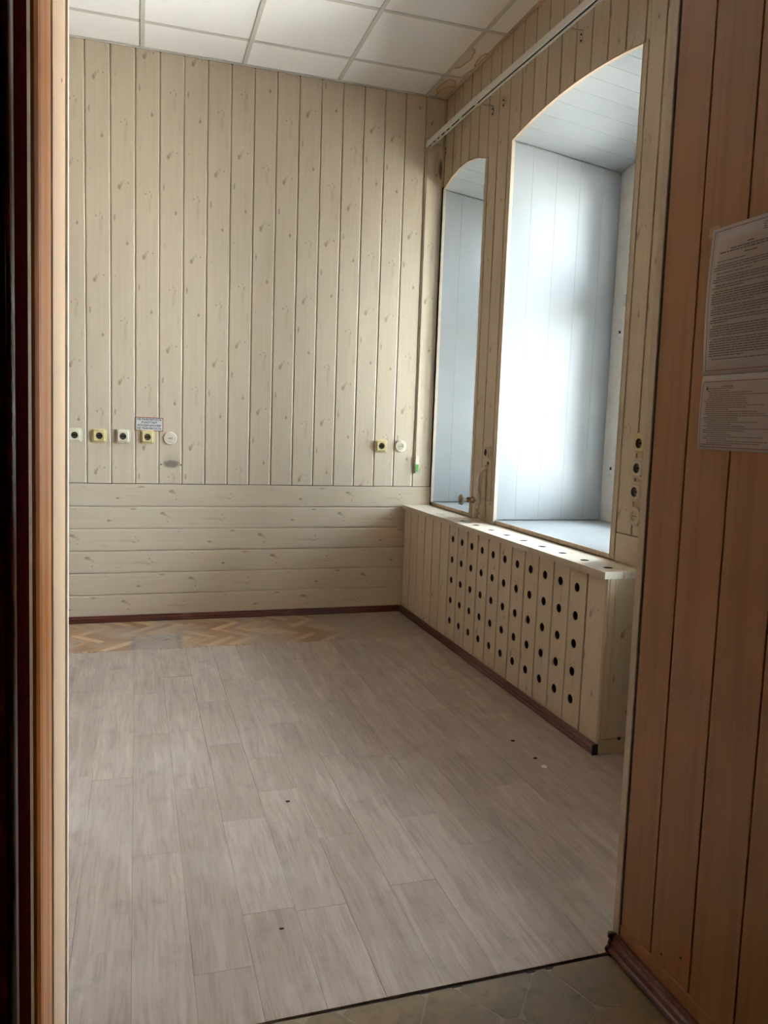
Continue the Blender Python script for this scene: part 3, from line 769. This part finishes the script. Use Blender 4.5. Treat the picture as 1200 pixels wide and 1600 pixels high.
put('bonnet', tube([(PX-.01, PY, ZVv), (PX-.034, PY, ZVv), (PX-.036, PY, ZVv), (PX-.046, PY, ZVv), (PX-.048, PY, ZVv), (PX-.062, PY, ZVv)], [.021, .017, .012, .012, .015, .013], M['rust'], 10), vb)
put('stem', tube([(PX-.06, PY, ZVv), (PX-.098, PY, ZVv)], .0055, M['pipe'], 10), pv)
# handwheel: lobed disc, rim and hub
hw = []
for (rr, z) in ((.010, .000), (.027, -.002), (.031, .003), (.031, .010), (.026, .013), (.015, .009), (.008, .016)):
    hw.append([(rr*(1+(.10 if rr > .02 else 0)*math.cos(5*t))*math.cos(t), rr*(1+(.10 if rr > .02 else 0)*math.cos(5*t))*math.sin(t), z) for t in [2*math.pi*j/40 for j in range(40)]])
put('handwheel', loft(hw, M['wheel'], True, True, True), pv, frame((PX-.094, PY, ZVv), Z_, -X_))

# ------------------------------------------------------------ hall side: tan panelled wall, skirting, stone floor
wh = struct('wall_hall', box(XR+TH, XR+.14, Y0, YT-.002, -.05, 2.9, M['gap']))
y = YT-.004; ws = [.115]+[.136]*19
for wdt in ws:
    y1 = y; y0 = y-wdt; y = y0
    plank(wh, (XR, y0, .072), Z_, -X_, 2.7, wdt, M['hall'], 'thin' if y1 < YT-.01 else None)
put('foot_board', box(XR-.004, XR+TH, Y0, YT-.006, .0, .078, M['hall'], .002), wh)
for (yy, zz) in ((1.425, .075), (1.36, .11)): put('screw_hole', loft([circ(.003, 0, 8), circ(.0028, .0006, 8)], M['dark']), wh, frame((XR-.0002, yy, zz+.03), Z_, -X_))
bh = struct('baseboard_hall', extr([(XR-.004-a*1.15, b*1.05) for a, b in SK], Y0, YT+.004, M['skirt'], 'y'))
put('end_cap', extr([(XR-.0055-a*1.25, b*1.12) for a, b in SK], YT+.0045, YT+.012, M['rusty'], 'y'), bh)
put('cap_knob', tube([(XR-.022, YT+.006, .040), (XR-.022, YT+.006, .052)], .008, M['rusty'], 12), bh)
tr1 = struct('trim_1', box(XR-.002, XR+.014, YT+.004, YT+.029, .001, 2.62, M['strip'], .003))
put('shadow_gap_bead', box(XR+.0015, XR+.010, YT-.0035, YT+.004, .045, 2.62, M['gap']), wh)
struct('trim_2', box(XW-.012, XW-.0005, D-.016, D-.0005, SPR+.02, ZC-.005, M['mdf_edge'], .002))
hc_ = struct('ceiling_hall', box(-.30, XR+.14, Y0, 1.45, 2.72, 2.85, M['backing']))
struct('wall_hall_end', box(-.30, XR+.14, Y0, Y0+.1, -.05, 2.85, M['hall']))
struct('wall_hall_left', box(-.30, -.185, Y0, YT-.01, -.05, 2.85, M['peach']))
put('lintel', box(-.185, XR+.14, 1.45, YT-.003, 2.62, 2.85, M['peach']), wh)
fh = struct('floor_hall', box(-.2, XR+.02, Y0, YT-.008, -.06, -.0052, M['grout']))
# irregular flagstones: Voronoi cells cut from seeds, each its own stone
rs = random.Random(3)
seeds = [(.54, 1.562), (.69, 1.478), (.815, 1.548), (.915, 1.468), (1.065, 1.52), (.80, 1.36), (.40, 1.47), (.25, 1.545), (1.02, 1.33), (.56, 1.33), (.10, 1.42)]
for _ in range(60):
    p = (rs.uniform(-.15, 1.15), rs.uniform(-.3, 1.22))
    if all((p[0]-q[0])**2+(p[1]-q[1])**2 > .19**2 for q in seeds): seeds.append(p)
def clip(poly, n, c):
    out = []
    for i in range(len(poly)):
        a, b = poly[i], poly[(i+1) % len(poly)]; da, db = a[0]*n[0]+a[1]*n[1]-c, b[0]*n[0]+b[1]*n[1]-c
        if da <= 0: out.append(a)
        if da*db < 0: t = da/(da-db); out.append((a[0]+(b[0]-a[0])*t, a[1]+(b[1]-a[1])*t))
    return out
for i, s in enumerate(seeds):
    poly = [(-.16, -.5), (XR-.005, -.5), (XR-.005, ythr(1.15)-.006), (-.16, ythr(-.16)-.006)]
    for j, q in enumerate(seeds):
        if i == j: continue
        nx, ny = q[0]-s[0], q[1]-s[1]; l = math.hypot(nx, ny); nx /= l; ny /= l
        poly = clip(poly, (nx, ny), (s[0]+q[0])/2*nx+(s[1]+q[1])/2*ny-.0016)
        if len(poly) < 3: break
    if len(poly) < 3: continue
    # round the outline a little
    sm = []
    for k in range(len(poly)):
        a, b = poly[k], poly[(k+1) % len(poly)]
        for t in (.10, .5, .90): sm.append((a[0]+(b[0]-a[0])*t, a[1]+(b[1]-a[1])*t))
    sm = [(px+rs.uniform(-.0015, .0015), py) for px, py in sm]
    put('flagstone', extr([(px-s[0], py-s[1]) for px, py in sm], -.0078, -.0047+rs.uniform(-.0003, .0003), M['slate'], 'z'), fh, T(s[0], s[1], 0))

# ------------------------------------------------------------ left side: door lining, frame and the open burgundy door
XJ = -.1365; TILT = Matrix.Rotation(.0091, 4, 'Y')
JM = T(XJ, 0, 0) @ TILT
lt = struct('trim_3', box(-.012, .0045, YT-.012, YT+.012, -.004, 2.62, M['trim_cream'], .0015)); lt.matrix_basis = JM; WORLD[lt.name] = JM
jb = struct('trim_4', None); jb.matrix_basis = JM; WORLD[jb.name] = JM
put('jamb_board', box(-.018, .0, 1.352, YT-.012, -.004, 2.62, M['peach'], .001), jb, JM)
put('jamb_bead', box(-.018, -.003, 1.305, 1.351, -.004, 2.62, M['peach'], .002), jb, JM)
put('nail_hole', loft([circ(.004, 0, 8), circ(.003, .0005, 8)], M['dark']), jb, JM @ frame((.0002, 1.50, 1.86), Z_, X_))
fr_ = struct('door_frame', None); fr_.matrix_basis = JM; WORLD[fr_.name] = JM
prof = [(-.03, 1.135), (-.002, 1.135), (.0025, 1.140), (.0025, 1.150), (-.001, 1.156), (.002, 1.170), (.002, 1.215), (-.0015, 1.235), (.001, 1.262), (.001, 1.298), (-.004, 1.304), (-.03, 1.304)]
put('frame_post', extr(prof, -.004, 2.62, M['orange'], 'z'), fr_, JM)
put('frame_edge', box(-.03, -.006, 1.095, 1.134, -.004, 2.62, simple('olive_worn_wood', (122, 96, 58), .5, var=.3, scale=60), .002), fr_, JM)
dr = struct('door_1', None); dr.matrix_basis = JM; WORLD[dr.name] = JM
put('leaf', box(-.045, -.004, -.05, 1.085, .004, 2.4, M['door_paint'], .003), dr, JM)
bead = extr([(-.004, .885), (.000, .886), (.004, .891), (.0055, .899), (.004, .908), (.000, .914), (-.004, .915)], .10, 2.32, M['door_gloss'], 'z')
for p in bead.polygons: p.use_smooth = len(p.vertices) == 4
put('bead', bead, dr, JM)
put('panel', box(-.010, -.001, .10, .86, .14, 2.28, M['door_paint'], .004), dr, JM)

# ------------------------------------------------------------ laminated notices on the tan wall
def sheet_mesh(y0, y1, z0, z1, mat, bulge, th=.0012):
    """slightly bulging sheet in (y,z), facing -X, built as a thin solid grid"""
    ny, nz = 8, 10; v, f = [], []
    for side in (0, 1):
        for i in range(ny+1):
            for j in range(nz+1):
                s, t = i/ny, j/nz
                b = bulge*math.sin(math.pi*t)*math.cos(s*math.pi/2)
                v.append((-(b + (th if side == 0 else 0)), y0+(y1-y0)*s, z0+(z1-z0)*t))
    N = (ny+1)*(nz+1); I = lambda i, j: i*(nz+1)+j
    for i in range(ny):
        for j in range(nz):
            q = (I(i, j), I(i+1, j), I(i+1, j+1), I(i, j+1)); f.append(q); f.append(tuple(N+k for k in q[::-1]))
    ring = [I(i, 0) for i in range(ny+1)]+[I(ny, j) for j in range(1, nz+1)]+[I(i, nz) for i in range(ny-1, -1, -1)]+[I(0, j) for j in range(nz-1, 0, -1)]
    for a, b in zip(ring, ring[1:]+ring[:1]): f.append((b, a, N+a, N+b))
    return mesh('sheet', v, f, mat, True)
def marks(lines, y_left, mat, depth, height):
    """rows of broken dashes: the unreadable print seen in the photograph; y decreases to the right"""
    v, f = [], []; rr = random.Random(len(lines))
    for (z, off, ln, hgt) in lines:
        y = y_left-off; yend = y-ln
        while y > yend:
            wl_ = min(rr.uniform(.006, .020), y-yend)
            if wl_ < .002: break
            i = len(v); v += [(depth(z), y, z), (depth(z), y-wl_, z), (depth(z), y-wl_, z+hgt), (depth(z), y, z+hgt)]
            f.append((i, i+1, i+2, i+3)); y -= wl_+rr.uniform(.0012, .0022)
    me = bpy.data.meshes.new('print'); me.from_pydata(v, [], f); me.materials.append(mat); me.update(); return me
PXm = T(XR-.0008, 0, 0)
p1 = thing('poster', 'upper laminated notice with dense black text on the tan panelled wall', 'poster', T(XR, 1.317, 1.436))
put('sheet', sheet_mesh(1.424, 1.214, 1.432, 1.732, M['paper'], .006), p1, PXm)
dep1 = lambda z: -.0018-.0062*math.sin(math.pi*(z-1.432)/.300)
ls = []; z = 1.695
def para(n, z, off, ln, last, h=.0018, st=.0048):
    for i in range(n): ls.append((z, off if i else off+.008, ln-(.008 if i == 0 else 0) if i < n-1 else last, h)); z -= st
    return z-.0025
for i in range(4): ls.append((1.716-.0042*i, .145, .05, .0015))
for (z, off, ln) in [(1.688, .105, .02), (1.682, .060, .12), (1.677, .030, .17), (1.669, .100, .035)]: ls.append((z, off, ln, .0024))
z = 1.660
for (n, last) in [(1, .08), (3, .17), (1, .10), (3, .17), (2, .09), (6, .12), (4, .14), (3, .05), (5, .16), (8, .10), (2, .11)]: z = para(n, z, .018, .176, last)
ls = [l for l in ls if l[0] > 1.462]
put('print', marks(ls, 1.424, M['print'], dep1, 1.432), p1, PXm)
def border(y0, y1, z0, z1, t, dep, mat):
    v, f = [], []
    def q(a, b, c, d, n=10):
        for i in range(n):
            ca, cb = c+(d-c)*i/n, c+(d-c)*(i+1)/n
            k = len(v); v.extend([(dep(ca), a, ca), (dep(ca), b, ca), (dep(cb), b, cb), (dep(cb), a, cb)]); f.append((k, k+1, k+2, k+3))
    q(y0, y1, z1-t, z1, 1); q(y0, y1, z0, z0+t, 1); q(y0, y0-t, z0, z1); q(y1+t, y1, z0, z1)
    me = bpy.data.meshes.new('border'); me.from_pydata(v, [], f); me.materials.append(mat); me.update(); return me
put('border', border(1.416, 1.222, 1.440, 1.725, .0016, dep1, M['red_line']), p1, PXm)
put('tape', box(-.0012, .0, 1.405, 1.437, 1.716, 1.738, M['tape'], .0003), p1, PXm)
p2 = thing('poster', 'lower laminated notice with faint text and red border below the upper notice', 'poster', T(XR, 1.316, 1.276))
put('sheet', sheet_mesh(1.424, 1.214, 1.2755, 1.4305, M['paper'], .003), p2, PXm)
dep2 = lambda z: -.0022-.0030*math.sin(math.pi*min(max((z-1.2755)/.155, 0), 1))
put('border', border(1.4185, 1.220, 1.281, 1.418, .0015, dep2, M['red_line']), p2, PXm)
ls = [(1.406, .062, .036, .0022), (1.402, .022, .075, .0018)]
z = 1.3975
for i in range(26):
    ls.append((z, rs.choice([.020, .020, .028, .016]), rs.choice([.12, .17, .10, .15, .07, .165]), .0016)); z -= .0043
ls.append((1.286, .014, .09, .0018))
put('print', marks(ls, 1.424, M['print_grey'], dep2, 1.2755), p2, PXm)
put('emblem', mesh('emblem', [(dep2(1.405)-.0002, 1.404+a, 1.4045+b) for a, b in [(0, .005), (.0025, .001), (.003, -.004), (-.003, -.004), (-.0025, .001)]], [(0, 1, 2, 3, 4)], M['print']), p2, PXm)

# ------------------------------------------------------------ litter on the floor
thing('paper_scrap', 'tiny white chip on the laminate near the radiator box corner', 'scrap', T(1.517, 2.609, .0005), None,
      mesh('paper_scrap', [(-.012, -.003, 0), (.006, -.008, 0), (.013, .001, .001), (.004, .008, .006), (-.008, .006, .004), (-.012, -.003, .001), (.006, -.008, .001), (.013, .001, .002), (.004, .008, .007), (-.008, .006, .005)],
           [(4, 3, 2, 1, 0), (5, 6, 7, 8, 9), (0, 1, 6, 5), (1, 2, 7, 6), (2, 3, 8, 7), (3, 4, 9, 8), (4, 0, 5, 9)], M['chip']))
def crumb(x, y, s, lab, seed):
    r_ = random.Random(seed); rings = []
    for (z, k) in ((0, .8), (.35, 1), (.7, .6)):
        rings.append([(math.cos(t)*s*k*r_.uniform(.7, 1.2)*1.5, math.sin(t)*s*k*r_.uniform(.7, 1.1), z*s) for t in [2*math.pi*j/8 for j in range(8)]])
    thing('floor_crumb', lab, 'crumb', T(x, y, .0005), 'dark crumbs on the laminate', loft(rings, M['crumb'], True, True))
crumb(.500, 2.560, .006, 'dark crumb alone in the middle of the laminate floor', 1)
crumb(1.520, 2.690, .006, 'dark crumb just beyond the white chip on the laminate', 2)
crumb(1.512, 2.87, .007, 'dark crumb on the laminate beside the brown skirting of the radiator box', 3)
crumb(.36, 1.885, .004, 'dark crumb on the near laminate towards the hall', 4)

# the old hall partition is slightly out of plumb: lean it as a whole
HM = T(1.1652, 0, 0) @ Matrix.Rotation(-.0072, 4, 'Y') @ T(-XR, 0, 0)
for o in (wh, bh, tr1, p1, p2): o.matrix_basis = HM @ o.matrix_basis

# ------------------------------------------------------------ unseen lamp added behind the viewer to light the hall dimly
hl = thing('hall_fill_lamp', 'added lamp on the hall ceiling, out of view', 'lamp', T(.55, -.75, 2.72))
put('base', loft([circ(.10, 0), circ(.10, -.02)], M['plate_white'], True, True), hl, T(.55, -.75, 2.72))
gr = [[(.55+.11*math.sin(a)*math.cos(t), -.75+.11*math.sin(a)*math.sin(t), 2.70-.08+.08*math.cos(a)) for t in [2*math.pi*j/20 for j in range(20)]] for a in [math.pi*(i+.5)/10 for i in range(10)]]
put('globe', loft(gr, M['bulb'], True, True, True), hl)
